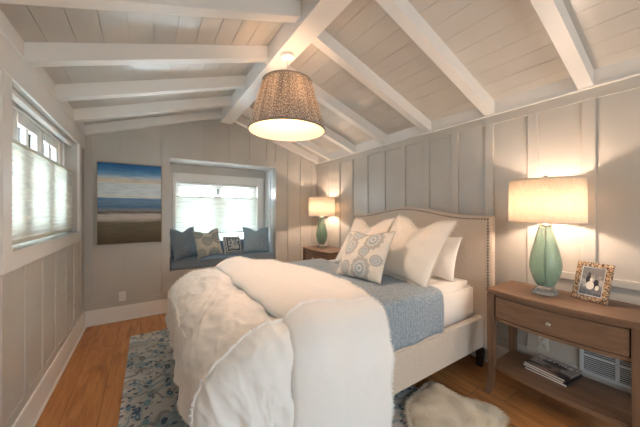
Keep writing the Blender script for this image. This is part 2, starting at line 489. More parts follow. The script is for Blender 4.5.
# ceiling: individual boards on a backing
b = BM()
def board(x0, x1, t0=0, t1=.008):
    prism(b, [(x0, zd(x0)+t0), (x1, zd(x1)+t0), (x1, zd(x1)+t1), (x0, zd(x0)+t1)], YB - YF + .3, 1, YF - .15)
x = -.775
while x < XC - .02:
    board(x+.0014, min(x+.135, XC) - .0014); x += .135
x = XC
while x < XR + .1:
    board(x+.0014, x+.135-.0014); x += .135
prism(b, [(XL-.3, zd(XL)-.3*.3215+.006), (XC, zd(XC)+.006), (XC, zd(XC)+.08), (XL-.3, zd(XL)-.3*.3215+.08)], YB-YF+.3, 1, YF-.15)
prism(b, [(XC, zd(XC)+.006), (XR+.3, zd(XR)-.3*.341+.006), (XR+.3, zd(XR)-.3*.341+.08), (XC, zd(XC)+.08)], YB-YF+.3, 1, YF-.15)
struct(link('ceiling', b, PLANK))

# ridge beam, rafters, crown boards, casings: trim
tn = [0]
def trim(bm, mat=None):
    tn[0] += 1
    return struct(link('trim_%d' % tn[0], bm, mat or WHITE))
b = BM(); box(b, (XC-.085, YF, 2.655), (XC+.085, YB-.001, 2.85), .003); trim(b)
RW = .078
ys = [.515 + .62*k for k in range(-3, 6)] + [YB - RW - .0015]
YL = [-1.33, -.71, -.09, .42, 1.03, 1.64, 2.245, 2.865, 3.465, YB - RW - .0015]
for yy in YL:
    b = BM(); xa, xb = XL, XC - .085
    prism(b, [(xa, zd(xa)-RD), (xb, zd(xb)-RD), (xb, zd(xb)-.0005), (xa, zd(xa)-.0005)], RW, 1, yy); trim(b)
for yy in ys:
    b = BM(); xa, xb = XC + .085, XR
    prism(b, [(xa, zd(xa)-RD), (xb, zd(xb)-RD), (xb, zd(xb)-.0005), (xa, zd(xa)-.0005)], RW, 1, yy); trim(b)
# crown boards
b = BM(); box(b, (XL, YF, 2.245), (XL+.022, YB, 2.345), .002); trim(b)
b = BM(); box(b, (XL, YF, 2.062), (XL+.018, YB-.012, 2.238), .003); box(b, (XL, YF, 2.225), (XL+.028, YB-.012, 2.240), .003); trim(b)
b = BM(); box(b, (XR-.024, YF, 2.20), (XR, YB, 2.32), .002); box(b, (XR-.034, YF, 2.192), (XR, YB, 2.207), .002); trim(b)
# left window casing
b = BM()
box(b, (XL, W1[0]-.11, W1[2]-.10), (XL+.02, W1[0], 2.062), .002); box(b, (XL, W1[1], W1[2]-.10), (XL+.02, W1[1]+.10, 2.062), .002)
box(b, (XL, W1[0], W1[2]-.10), (XL+.02, W1[1], W1[2]), .002); trim(b)
# alcove window casing
b = BM()
box(b, (.318, yb-.018, .70), (W2[0], yb, 1.93), .002); box(b, (W2[1], yb-.018, .70), (1.74, yb, 1.93), .002)
box(b, (W2[0], yb-.018, W2[3]), (W2[1], yb, 1.93), .002); box(b, (W2[0], yb-.03, W2[2]-.1), (W2[1], yb, W2[2]), .002); trim(b)
# baseboards
def base(name, a, c, axis):
    b = BM()
    box(b, a, c, .004)
    if axis == 'L': box(b, (c[0]-.001, a[1], 0), (c[0]+.016, c[1], .02), .006)
    if axis == 'R': box(b, (a[0]-.016, a[1], 0), (a[0]+.001, c[1], .02), .006)
    if axis == 'B': box(b, (a[0], a[1]-.016, 0), (c[0], a[1]+.001, .02), .006)
    struct(link(name, b, WHITE))
base('baseboard_left', (XL, YF, 0), (XL+.02, YB, .185), 'L')
base('baseboard_right', (XR-.02, YF, 0), (XR, YB, .185), 'R')
base('baseboard_back', (XL+.02, YB-.02, 0), (XR-.02, YB, .185), 'B')

# windows ------------------------------------------------------------
def window(name, axis, plane, u0, u1, z0, z1, units, transom, depth=.05, st=.034, mw=.024, tr=0):
    """frame with sashes; axis 0: lies in x=plane (u is y); axis 1: y=plane (u is x)"""
    def bx(bm, ua, za, ub, zb, d0=0, d1=depth, bev=.003):
        if axis == 0: box(bm, (plane-d1, ua, za), (plane-d0, ub, zb), bev)
        else: box(bm, (ua, plane+d0, za), (ub, plane+d1, zb), bev)
    b = BM(); fr = .03
    bx(b, u0, z0, u0+fr, z1); bx(b, u1-fr, z0, u1, z1); bx(b, u0+fr, z0, u1-fr, z0+fr); bx(b, u0+fr, z1-fr, u1-fr, z1)
    w = struct(link(name, b, WHITE))
    n = len(units) - 1
    for i in range(n):
        a, c = units[i], units[i+1]
        s = BM()
        bx(s, a, z0+fr, a+st, z1-fr, .008, depth-.008); bx(s, c-st, z0+fr, c, z1-fr, .008, depth-.008)
        bx(s, a+st, z0+fr, c-st, z0+fr+st, .008, depth-.008); bx(s, a+st, z1-fr-st-tr, c-st, z1-fr, .008, depth-.008)
        bx(s, a+st, transom-.012, c-st, transom+.012, .012, depth-.012)
        mid = (a+c)/2; bx(s, mid-mw/2, transom+.012, mid+mw/2, z1-fr-st-tr, .012, depth-.012)
        so = link('sash', s, WHITE, w)
        g = BM(); bx(g, a+st-.004, z0+fr+st-.004, c-st+.004, z1-fr-st+.004, depth/2-.002, depth/2+.002, 0)
        link('glass', g, PANE, so)
    return w
window('window_1', 0, XL-.10, W1[0], W1[1], W1[2], W1[3], [2.12, 2.54, 3.07, 3.60, 3.74][0:4], 1.74, .06, .075, .05, .01)
b = BM(); box(b, (XL-.16, 3.60, W1[2]+.03), (XL-.10, 3.74, W1[3]-.03), .003); link('jamb_filler', b, WHITE, bpy.data.objects['window_1'])
w2 = window('window_2', 1, yb+.13, W2[0], W2[1], W2[2], W2[3], [.39, .975], 1.50)
for a_, c_ in ((1.015, 1.60),):
    s = BM()
    y0 = yb+.138; y1 = yb+.172
    for q in (((a_, y0, .83), (a_+.034, y1, 1.765)), ((c_-.034, y0, .83), (c_, y1, 1.765)), ((a_+.034, y0, .83), (c_-.034, y1, .872)), ((a_+.034, y0, 1.731), (c_-.034, y1, 1.765)),
              ((a_+.034, y0+.004, 1.488), (c_-.034, y1-.004, 1.512)), (((a_+c_)/2-.012, y0+.004, 1.512), ((a_+c_)/2+.012, y1-.004, 1.731))):
        box(s, q[0], q[1], .003)
    so = link('sash', s, WHITE, w2)
    g = BM(); box(g, (a_+.030, yb+.153, .868), (c_-.030, yb+.157, 1.735)); link('glass', g, PANE, so)
b = BM(); box(b, (.975, yb+.132, .83), (1.015, yb+.178, 1.765), .003); link('mullion', b, WHITE, w2)
b = BM(); box(b, (.985, yb+.116, 1.62), (1.003, yb+.132, 1.72), .004); link('latch', b, Mat('dark_latch', .5, srgb(70, 84, 96)).m, w2)
PANE3 = PANE.copy(); PANE3.name = 'warm_fill_tint'  # tint added to warm the fill light from behind the camera
for nd in PANE3.node_tree.nodes:
    if nd.type == 'BSDF_TRANSPARENT': nd.inputs[0].default_value = (1, .96, .93, 1)
w3 = window('added_fill_window', 1, YF-.11, W3[0], W3[1], W3[2], W3[3], [-.07, .63, 1.37, 2.07], 1.6)  # unseen window, added as a source of fill
for so in w3.children:
    for g in so.children: g.data.materials[0] = PANE3

# cellular shades ------------------------------------------------------
def blind(name, label, axis, plane, u0, u1, zt, zb, zh, pitch, depth):
    t = thing(name, label, 'window shade')
    def P(u, d, z): return (plane + d, u, z) if axis == 0 else (u, plane - d, z)
    def bxx(bm, ua, za, ub, zb_, d0, d1, bev=.003):
        p, q = P(ua, d0, za), P(ub, d1, zb_)
        box(bm, tuple(map(min, p, q)), tuple(map(max, p, q)), bev)
    b = BM()
    n = int(round((zt - zb)/pitch)); prev = None
    h = (zt - zb)/n
    for side in (1, -1):
        prev = None
        for k in range(2*n+1):
            z = zt - k*h/2
            d = side*(.003 + (.011 if k % 2 else 0))
            cur = [b.verts.new(P(u0+.004, d, z)), b.verts.new(P(u1-.004, d, z))]
            if prev: b.faces.new([prev[0], prev[1], cur[1], cur[0]])
            prev = cur
    link('pleated_fabric', b, BLIND, t)
    b = BM(); bxx(b, u0+.003, zb-.022, u1-.003, zb, -.014, .014); link('bottom_rail', b, BLINDR, t)
    b = BM(); bxx(b, u0+.003, zt, u1-.003, zt+.018, -.014, .014); link('middle_rail', b, BLINDR, t)
    b = BM(); bxx(b, u0+.003, zh-.035, u1-.003, zh-.002, -.02, .02); link('head_rail', b, WHITE, t)
    for f in (.18, .5, .82):
        b = BM(); uu = lerp(u0, u1, f); tube(b, [P(uu, 0, zt+.018), P(uu, 0, zh-.035)], .0012, 5); link('lift_cord', b, WHITE, t)
    return t
blind('cellular_shade', 'pleated pale cellular shade on the large left wall window', 0, XL-.045, W1[0]+.003, W1[1]-.003, 1.755, 1.175, W1[3], .034, .02)
blind('cellular_shade', 'pleated white cellular shade on the window above the window seat', 1, yb+.03, W2[0]+.003, W2[1]-.003, 1.565, 1.0, W2[3], .026, .02)

# alcove downlights
for i, (x, y, lb) in enumerate(((.60, 4.33, 'round recessed downlight in the alcove ceiling, left of the pair'), (1.43, 4.33, 'round recessed downlight in the alcove ceiling, right of the pair'))):
    t = thing('recessed_light', lb, 'ceiling light', (x, y, AL[3]), 0, 'alcove downlights')
    b = BM(); lathe(b, [(.045, -.001), (.062, -.0005), (.06, -.008), (.046, -.010), (.045, -.001)], 32, cap=False); link('trim_ring', b, PLASTIC, t, True)
    b = BM(); lathe(b, [(.0455, -.0005), (.0455, -.004)], 32); link('lens', b, PLASTIC, t)

# ------------------------------------------------------------------ painting
t = thing('painting', 'blue sky and sandy beach canvas in a thin pale frame on the back wall', 'painting', (-.172, YB-BT-.002, .945))
b = BM(); box(b, (-.322, -.04, .009), (.322, -.012, .981), .002); link('canvas', b, PAINT, t)
b = BM(); f = .010
for q in (((-.334, -.048, 0), (-.324, 0, .99)), ((.324, -.048, 0), (.334, 0, .99)), ((-.324, -.048, 0), (.324, 0, .007)), ((-.324, -.048, .983), (.324, 0, .99)), ((-.324, -.006, .007), (.324, 0, .983))):
    box(b, q[0], q[1], .001)
link('frame', b, PALEWOOD, t)

# outlets
def outlet(label, M_):
    t = thing('wall_outlet', label, 'outlet', group='duplex wall outlets'); t.matrix_world = M_
    b = BM(); box(b, (-.036, -.006, -.058), (.036, 0, .058), .003); link('cover_plate', b, PLASTIC, t)
    for z in (-.021, .021):
        b = BM(); lathe(b, [(.0165, -.001), (.0165, .003)], 20); bmesh.ops.rotate(b, verts=b.verts, matrix=Matrix.Rotation(R(90), 3, 'X'))
        bmesh.ops.translate(b, verts=b.verts, vec=(0, -.006, z))
        for sx in (-.006, .006): box(b, (sx-.0012, -.0105, z-.004), (sx+.0012, -.009, z+.006), 0, 1)
        link('socket', b, [PLASTIC, SLOT], t)
    return t
outlet('white duplex outlet low on the back wall below the painting', Matrix.Translation((-.26, YB-BT-.0005, .30)))
outlet('white duplex outlet low on the left wall near the corner', Matrix.Translation((XL+.0005, 3.62, .32)) @ Matrix.Rotation(R(90), 4, 'Z'))
outlet('white duplex outlet on the right wall behind the nightstand shelf', Matrix.Translation((XR-.0005, .80, .335)) @ Matrix.Rotation(R(-90), 4, 'Z'))
b = BM()
tube(b, [(XR-.011, .80, .356), (XR-.016, .80, .35), (XR-.017, .81, .31), (XR-.016, .795, .285), (XR-.015, .775, .29), (XR-.016, .79, .33), (XR-.017, .83, .28), (XR-.0205, .87, .262), (XR-.0205, .93, .256), (XR-.0205, .99, .254)], .003, 6)
tag(link('power_cord', b, PLASTIC, None, True), 'thin white cord looping from the outlet behind the magazines', 'cord')

# vent grille on the right wall
t = thing('vent_grille', 'grey metal vent grille low on the wall behind the nightstand', 'vent', (XR-.0005, .30, .22))
b = BM()
for y0, y1, z0, z1 in ((-.30, .29, 0, .02), (-.30, .29, .235, .255), (-.30, -.28, .02, .235), (.27, .29, .02, .235), (.10, .118, .02, .235), (-.09, -.072, .02, .235), (-.28, .27, .12, .135)):
    box(b, (-.014, y0, z0), (0, y1, z1), .001)
link('vent_frame', b, VENTM, t)
b = BM()
for k in range(16):
    z = .026 + k*.0133
    prism(b, [(-.012, z), (-.010, z), (-.002, z+.006), (-.004, z+.006)], .55, 1, -.28) if False else box(b, (-.011, -.28, z), (-.004, .27, z+.005), 0)
link('louvers', b, VENTM, t)
b = BM(); box(b, (-.002, -.28, .02), (-.0005, .27, .235)); link('backing', b, SLOT, t)

# ------------------------------------------------------------------ nightstands
def nightstand(label, loc):
    """local: y 0..L along the wall, x -D (front) .. 0 (wall side), bowed front"""
    L, D, H, bow = .775, .42, .77, .055
    t = thing('nightstand', label, 'nightstand', loc, 0, 'nightstands beside the bed')
    def front(y, d): 
        u = (y - L/2)/(L/2); return -d - bow*(1 - u*u)
    def slab(bm, y0, y1, d, xb, z0, z1, bev=.004):
        n = 20; pts = [(front(lerp(y0, y1, k/n), d), lerp(y0, y1, k/n)) for k in range(n+1)] + [(xb, y1), (xb, y0)]
        fs = prism(bm, pts, z1-z0, 2, z0)
        if bev: bmesh.ops.bevel(bm, geom=list({e for f in fs[:2] for e in f.edges}), offset=bev, segments=2, affect='EDGES')
    b = BM(); slab(b, 0, L, D-.012, 0, H-.02, H, .005); slab(b, .006, L-.006, D-.022, 0, H-.036, H-.02, .004); link('top', b, WOOD, t)
    b = BM(); lw = .048
    # apron box: sides, back, top rail, bottom rail
    box(b, (-D+.03, .014, .565), (-.05, .034, H-.036), .001); box(b, (-D+.03, L-.034, .565), (-.05, L-.014, H-.036), .001)
    box(b, (-.032, .06, .565), (-.014, L-.06, H-.036), .001)
    slab(b, .05, L-.05, D-.040, -.034, .545, .567, .001); slab(b, .05, L-.05, D-.040, -.034, H-.048, H-.036, 0)
    link('apron', b, WOOD, t)
    b = BM(); slab(b, .062, L-.062, D-.037, -.1, .571, H-.052, .003)
    dr = link('drawer', b, WOOD, t)
    b = BM(); fx = front(L/2, D-.037)
    bm_ = b; lathe(b, [(.003, 0), (.006, .001), (.0045, .012), (.012, .017), (.015, .024), (.011, .030), (.002, .032)], 20)
    bmesh.ops.rotate(b, verts=b.verts, matrix=Matrix.Rotation(R(-90), 3, 'Y')); bmesh.ops.translate(b, verts=b.verts, vec=(fx+.001, L/2, .643))
    link('knob', b, NICKEL, dr, True)
    b = BM(); slab(b, .02, L-.02, D-.05, -.012, .178, .205, .003); link('shelf', b, WOOD, t)
    for yy, sy in ((.006, -1), (L-.006-lw, 1)):
        for fr in (1, 0):
            x0 = -D+.014 if fr else -.056
            secs = []
            for z, w, off in ((H-.036, 1, 0), (.5, 1, 0), (.22, .92, 0), (.14, .84, .001), (.08, .76, .008), (.035, .74, .022), (0, .78, .038)):
                if not fr: off = -off*.15
                ww = lw*w; cx = x0 + lw/2 - off; cy = yy + lw/2 + (sy*off*.35 if fr else 0)
                secs.append([(cx-ww/2, cy-ww/2, z), (cx+ww/2, cy-ww/2, z), (cx+ww/2, cy+ww/2, z), (cx-ww/2, cy+ww/2, z)])
            b = BM(); fs = sweep(b, None, secs); link('leg', b, WOODV, t)
    return t
NS1 = nightstand('brown wooden bow-front nightstand with magazines on its shelf, right of the bed', (XR-.024, .238, 0))
NS2 = copy_tree(NS1)
NS2.location = (XR-.05, 3.02, 0); NS2['label'] = 'brown wooden bow-front nightstand on the far side of the bed near the window seat'

# ------------------------------------------------------------------ lamps
BULB = emis('lamp_bulb_glow', (1, .765, .60, 1), 140)
def table_lamp(label, loc):
    t = thing('table_lamp', label, 'lamp', loc, 0, 'pair of green glass bedside lamps')
    a = .77      # widths at the body
    b = BM(); box(b, (-.058, -.058, 0), (.058, .058, .026), .004, seg=2); box(b, (-.043, -.043, .026), (.043, .043, .056), .004, seg=2); link('base', b, CRYSTAL, t)
    b = BM()
    prof = [(.044, .056), (.062, .060), (.074, .075), (.094, .11), (.110, .15), (.118, .185), (.119, .21), (.113, .25), (.098, .31), (.080, .365), (.066, .41), (.056, .445), (.051, .465), (.049, .475)]
    pr2 = prof + [(max(.03, r - .007), z) for r, z in prof[::-1] if z > .058] + [(.035, .062)]
    lathe(b, pr2, 40, a, a); link('glass_body', b, GLASS, t, True)
    b = BM(); tube(b, [(0, 0, .056), (0, 0, .485)], .006, 10); link('centre_rod', b, NICKEL, t, True)
    b = BM(); lathe(b, [(.043, .475), (.043, .487), (.02, .492), (.012, .50), (.012, .53)], 24, a+.1, a+.1); link('collar', b, NICKEL, t, True)
    b = BM(); pts = []
    lathe(b, [(.006, .53), (.006, .56)], 10)
    tube(b, [(0, -.012, .53), (0, -.055, .56), (0, -.06, .66), (0, -.03, .775), (0, 0, .79), (0, .03, .775), (0, .06, .66), (0, .055, .56), (0, .012, .53)], .002, 6)
    link('harp', b, NICKEL, t, True)
    b = BM(); sphere(b, (0, 0, .63), .028, 1.3, 0, 14); link('bulb', b, BULB, t)
    b = BM(); n = 72
    sx, sy = .212, .212
    def ring(k, z, e=0, g=1.0): return ((sx*g+e)*math.cos(2*PI*k/n), (sy*g+e)*math.sin(2*PI*k/n), z)
    z0, z1 = .497, .797
    sweep(b, None, [[ring(k, z, e, g) for k in range(n)] for z, e, g in ((z0, 0, 1), (z1, 0, .985), (z1, -.002, .985), (z0, -.002, 1), (z0, 0, 1))], cap=False)
    sh = link('lamp_shade', b, SHADE, t, True)
    for p in sh.data.polygons: p.use_smooth = True
    for zz, g in ((z0, 1), (z1-.008, .986)):
        b = BM(); sweep(b, None, [[ring(k, z, e, g) for k in range(n)] for z, e in ((zz, .0012), (zz+.008, .0012), (zz+.008, -.0035), (zz, -.0035), (zz, .0012))], cap=False)
        link('binding', b, TRIMF, sh, True)
    b = BM()
    for ang in (0, PI/2, PI, 3*PI/2):
        tube(b, [(0, 0, .79), (sx*.983*math.cos(ang), sy*.983*math.sin(ang), z1-.006)], .0018, 5)
    link('spider', b, NICKEL, sh, True)
    b = BM(); lathe(b, [(.004, .79), (.006, .80), (.010, .806), (.013, .816), (.010, .826), (.004, .830)], 16); link('finial', b, NICKEL, t, True)
    return t
L1 = table_lamp('sea green glass lamp with wide linen shade on the near nightstand', (2.345, .716, .7705))
L2 = copy_tree(L1)
L2.location = (2.345, 3.58, .7705); L2['label'] = 'sea green glass lamp with linen shade on the far nightstand by the corner'

# ------------------------------------------------------------------ pendant
PB = emis('pendant_bulb_glow', (1, .765, .61, 1), 125)
PX, PY = XC, 2.03
t = thing('pendant_lamp', 'large woven grey tapered drum pendant hanging from the ridge beam', 'lamp', (PX, PY, 2.655))
b = BM(); lathe(b, [(.058, 0), (.060, -.004), (.060, -.022), (.054, -.028), (.012, -.030), (.008, -.04)], 32); link('canopy', b, WHITE, t, True)
b = BM(); tube(b, [(0, 0, -.035), (0, 0, -.31)], .003, 8); link('cord', b, PLASTIC, t, True)
b = BM(); lathe(b, [(.018, -.30), (.022, -.31), (.022, -.37), (.016, -.38)], 20); link('socket', b, PLASTIC, t, True)
b = BM(); sphere(b, (0, 0, -.42), .04, 1.2, 0, 16); link('bulb', b, PB, t)
b = BM(); n = 96; zt, zb, rt, rb = -.235, -.635, .205, .318
def rr(k, r): return (r*math.cos(2*PI*k/n), r*math.sin(2*PI*k/n))
def pleat(k): return .0018*math.cos(k*PI)
sweep(b, None, [[(*rr(k, lerp(rt, rb, i/10) + pleat(k)), lerp(zt, zb, i/10)) for k in range(n)] for i in range(11)], cap=False)
ps = link('drum_shade', b, WOVEN, t, True)
b = BM()
sweep(b, None, [[(*rr(k, lerp(rt, rb, i/10) - .006 + pleat(k)), lerp(zt+.002, zb-.002, i/10)) for k in range(n)] for i in range(11)], cap=False)
link('shade_lining', b, LINER, ps, True)
GBIND = mk_linen('grey_binding', srgb(140, 132, 124), .1)
for zz, r0 in ((zt, rt), (zb, rb)):
    b = BM(); sweep(b, None, [[(*rr(k, r0+e), zz+dz) for k in range(n)] for e, dz in ((.003, -.006), (.003, .006), (-.008, .006), (-.008, -.006), (.003, -.006))], cap=False)
    link('rim_binding', b, GBIND, ps, True)
b = BM(); lathe(b, [(.03, zt-.012), (rt-.004, zt-.012)], 64, cap=False); link('added_dimming_disc', b, DIMMER, ps)  # added unseen disc, keeps the bulb from burning out the beam
b = BM()
for k in range(3):
    an = 2*PI*k/3 + .4; tube(b, [(0, 0, -.305), (rt*math.cos(an)*.97, rt*math.sin(an)*.97, zt-.002)], .002, 5)
link('spider', b, NICKEL, ps, True)

# ------------------------------------------------------------------ bed
BY0, BY1 = 1.17, 2.855
t = thing('bed', 'cream linen upholstered bed with an arched nailhead headboard', 'bed', (1.4, 2.0125, 0))
ox, oy = 1.4, 2.0125
def hz(y):
    u = abs(y - oy)/.905
    return 1.31 + .088*(1 - sm(.0, .80, u))
b = BM()
N = 60; y0, y1 = 1.106, 2.919
pts = [(y0, .16)] + [(lerp(y0, y1, k/N), hz(lerp(y0, y1, k/N))) for k in range(N+1)] + [(y1, .16)]
fs = prism(b, [(p[0]-oy, p[1]) for p in pts], .065, 0, 2.438-ox)
bmesh.ops.bevel(b, geom=list({e for f in fs[:2] for e in f.edges}), offset=.008, segments=3, affect='EDGES')
link('headboard', b, UPH, t)
b = BM(); path = []
z = .5
while z < hz(y0+.03) - .03: path.append((y0+.03, z)); path.append((y1-.03, z)); z += .025
yy = y0 + .03
while yy <= y1 - .03: path.append((yy, hz(yy) - .03)); yy += .025
for y_, z_ in path:
    k = bmesh.ops.create_icosphere(b, subdivisions=1, radius=.0082)
    for v in k['verts']: v.co = Vector((v.co.x*.6 + 2.438-ox, v.co.y + y_ - oy, v.co.z + z_))
link('nailhead_trim', b, BRASS, t, True)
for nm, a, c in (('side_rail', (.30, BY0, .17), (2.437, BY0+.055, .445)), ('side_rail', (.30, BY1-.055, .17), (2.437, BY1, .445)), ('foot_rail', (.295, BY0+.056, .17), (.35, BY1-.056, .445))):
    b = BM(); box(b, (a[0]-ox, a[1]-oy, a[2]), (c[0]-ox, c[1]-oy, c[2]), .012, seg=3); link(nm, b, UPH, t)
for lx in (.36, 2.44):
    for ly in (BY0+.03, BY1-.03):
        b = BM(); h = .171; z0_ = .0115 if lx < 1.7 else 0
        secs = [[(lx-ox+sx*w, ly-oy+sy*w, z) for sx, sy in ((-1,-1),(1,-1),(1,1),(-1,1))] for z, w in ((h, .028), (z0_, .02))]
        sweep(b, None, secs); link('leg', b, DARK, t)
b = BM(); box(b, (.36-ox, BY0+.06-oy, .28), (2.43-ox, BY1-.06-oy, .33), .002); link('slat_base', b, DARK, t)

# mattress in its fitted sheet
MX0, MX1, MY0, MY1, MT = .37, 2.432, 1.23, 2.795, .735
b = BM(); box(b, (MX0, MY0, .335), (MX1, MY1, MT), .05, seg=5)
bmesh.ops.subdivide_edges(b, edges=[e for e in b.edges if e.calc_length() > .3], cuts=12, use_grid_fill=True)
tag(link('mattress', b, SHEET, None, True), 'mattress under white fitted sheet showing at the head of the bed', 'mattress')

# drape over the bed: cloth coordinates p (from foot) and q (across) -> position, normal
def drape(p, q, x0, y0, y1, top, Rr, Rx=None):
    Rx = Rx or Rr; kx = Rr/Rx
    dx = max(0, x0 + Rx - p)*kx; s = 0
    if q < y0 + Rr: dy = y0 + Rr - q; s = -1
    elif q > y1 - Rr: dy = q - (y1 - Rr); s = 1
    else: dy = 0
    cx = max(p, x0 + Rx); cy = min(max(q, y0 + Rr), y1 - Rr)
    d = math.hypot(dx, dy)
    if d < 1e-6: return Vector((p, q, top)), Vector((0, 0, 1)), 0
    ux, uy = -dx/d, s*dy/d
    arc = Rr*PI/2
    Rz = Rr + (Rx - Rr)*ux*ux*.62
    if d < arc:
        a = d/Rr
        return Vector((cx + ux*Rx*math.sin(a), cy + uy*Rr*math.sin(a), top - Rz*(1 - math.cos(a)))), Vector((ux*math.sin(a), uy*math.sin(a), math.cos(a))), 0
    hgt = (d - arc)*(ux*ux/kx + uy*uy)
    return Vector((cx + ux*Rx, cy + uy*Rr, top - Rz - hgt)), Vector((ux, uy, 0)), hgt

def grid(bm, P, nu, nv, mi=0):
    vs = [[bm.verts.new(P(i/nu, j/nv)) for j in range(nv+1)] for i in range(nu+1)]
    for i in range(nu):
        for j in range(nv):
            f = bm.faces.new([vs[i][j], vs[i+1][j], vs[i+1][j+1], vs[i][j+1]]); f.material_index = mi; f.smooth = True
    return vs

# coverlet
def cov_p(u, v):
    q = lerp(1.20 - .02 - .27, 2.85 + .25, v)
    p0 = .85; p1 = 1.87 - .06*sm(1.7, 2.8, q) + .008*math.sin(q*19)
    p = lerp(p0, p1, u)
    pos, nr, h = drape(p, q, -2, 1.196, 2.83, .748, .045)
    w = .004*noise.noise(Vector((p*7, q*7, 0))) + .010*sm(.0, .25, h)*math.sin(p*17 + .6)*.5
    return pos + nr*(w + .004)
b = BM(); grid(b, cov_p, 40, 90)
o = link('coverlet', b, COVER, None, True); md = o.modifiers.new('thickness', 'SOLIDIFY'); md.thickness = .01; md.offset = 1
tag(o, 'blue grey quilted coverlet spread across the bed under the pillows', 'bedspread')

# duvet: lower layer hanging over foot and sides, upper layer folded back over it
DX0, DY0, DY1 = .165, 1.10, 2.92
RX = .32
def ridge(v): return 1 - abs(noise.noise(v))*2
def fold_n(p, q):
    r = .030*noise.noise(Vector((p*2.6, q*2.6, 3.1))) + .016*noise.noise(Vector((p*6, q*5, 9.7))) + .007*noise.noise(Vector((p*15, q*11, 1.7)))
    r += .016*max(0, ridge(Vector((p*5.2 + q*1.5, q*3.4 - p*2, 5.5))) - .55) + .010*max(0, ridge(Vector((p*11 - q*3, q*8 + p*4, 2.5))) - .5)
    r += .0035*noise.noise(Vector((p*26 + q*6, q*17, 7.7)))
    return r
def low(p, q):
    pos, nr, h = drape(p, q, DX0, DY0, DY1, .775, .16, RX)
    an = math.atan2(q - 2.0, p - .9)
    fl = .022*sm(.0, .25, h)*(math.sin(an*26) + .6*math.sin(an*41 + 1))*.6
    pos = pos + nr*(fold_n(p, q) + fl)
    pos.z = max(pos.z, .06)
    return pos, nr
ARC = .16*PI/2 - .16
QN, QF = DY0 - ARC - .58, DY1 + ARC + .30
PF = DX0 - (RX*PI/2 - RX) - .235
def low_p(u, v):
    p = lerp(PF, .95, u); q = lerp(QN, QF, v)
    return low(p, q)[0]
def pend(q):
    return 1.36 - .16*sm(1.75, 1.05, q) - .13*sm(2.1, 2.9, q) + .008*math.sin(q*23)
def pbeg(q):
    return .575 - .02*sm(1.3, 1.0, q) + .006*math.sin(q*17)
def up_s(t_, q, lift):
    p = lerp(pbeg(q), pend(q), t_)
    pos, nr, h = drape(p, q, DX0, DY0, DY1, .775, .16, RX)
    loaf = max(0, 1 - abs(2*t_ - 1)**3.2)**.5
    crest = 1 + .45*math.exp(-((t_ - .28)/.22)**2) - .25*t_
    tk = (.058*crest)*loaf*(1 - .35*sm(.05, .4, h))
    nn = .55*fold_n(p*1.1 + 4, q) + .5*fold_n(p, q)*(1-t_)
    base = .012 - .03*sm(.75, 1.0, p)*(1 - sm(0, .1, h))*.6
    return pos + nr*(base + (tk + nn*.6*loaf if lift else -.004))
def up_p(u, v):
    q = lerp(QN + .04, QF + .02, v)
    return up_s(u, q, True)
def up_bot(u, v):
    q = lerp(QN + .04, QF + .02, v)
    return up_s(u, q, False)
b = BM()
grid(b, low_p, 110, 260)
A = grid(b, up_p, 90, 260); Bt = grid(b, up_bot, 12, 260)
for j in range(260):
    for e in (0, -1):
        try: b.faces.new([A[e][j], A[e][j+1], Bt[e][j+1], Bt[e][j]]).smooth = True
        except ValueError: pass
duvet = link('duvet', b, DUVET, None, True)
tag(duvet, 'puffy white linen duvet with frayed seams folded over the foot of the bed', 'duvet')

def fringe(bm, pts, nrm, step=.004, ln=.018, wd=.004, jit=.5):
    acc = 0
    for (a, na), (c, nc) in zip(zip(pts, nrm), zip(pts[1:], nrm[1:])):
        L = (c - a).length
        if L < 1e-5: continue
        d = (c - a)/L; s = 0
        while s < L:
            p = a + d*s; nn = (na.lerp(nc, s/L)).normalized()
            r = Vector((random.uniform(-1, 1), random.uniform(-1, 1), random.uniform(-1, 1)))*jit
            tip = p + (nn + r).normalized()*ln*random.uniform(.6, 1.2)
            side = d*wd
            v = [bm.verts.new(p - side), bm.verts.new(p + side), bm.verts.new(tip)]
            bm.faces.new(v)
            s += step
b = BM()
def seam(fn, n=160):
    pts, nr = [], []
    for k in range(n+1):
        p, m = fn(k/n); pts.append(p); nr.append(m)
    fringe(b, pts, nr)
def up_pos(t_, q):
    p = up_s(t_, q, True); e = 1e-3
    a = up_s(min(1, t_+e), q, True) - up_s(max(0, t_-e), q, True); c = up_s(t_, q+e, True) - up_s(t_, q-e, True)
    n_ = a.cross(c)
    return p, (n_.normalized() if n_.length > 1e-9 else Vector((0, 0, 1)))
def low_pos(p, q):
    P_, n_ = low(p, q); return P_ + n_*.001, n_
seam(lambda k: up_pos(lerp(.02, .98, k), 1.24 + .01*math.sin(k*7)))
seam(lambda k: up_pos(lerp(.02, .98, k), 2.76 + .01*math.sin(k*9)))
seam(lambda k: low_pos(lerp(PF+.02, .60, k), 1.24 + .01*math.sin(k*8)))
seam(lambda k: low_pos(lerp(PF+.02, .60, k), 2.80))
seam(lambda k: low_pos(.10, lerp(1.75, 3.1, k)), 240)
seam(lambda k: up_pos(.985, lerp(QN+.06, QF, k)), 300)
seam(lambda k: (low_p(0, k), Vector((-.4, 0, -1)).normalized()), 300)
link('fringe', b, DUVET, duvet)

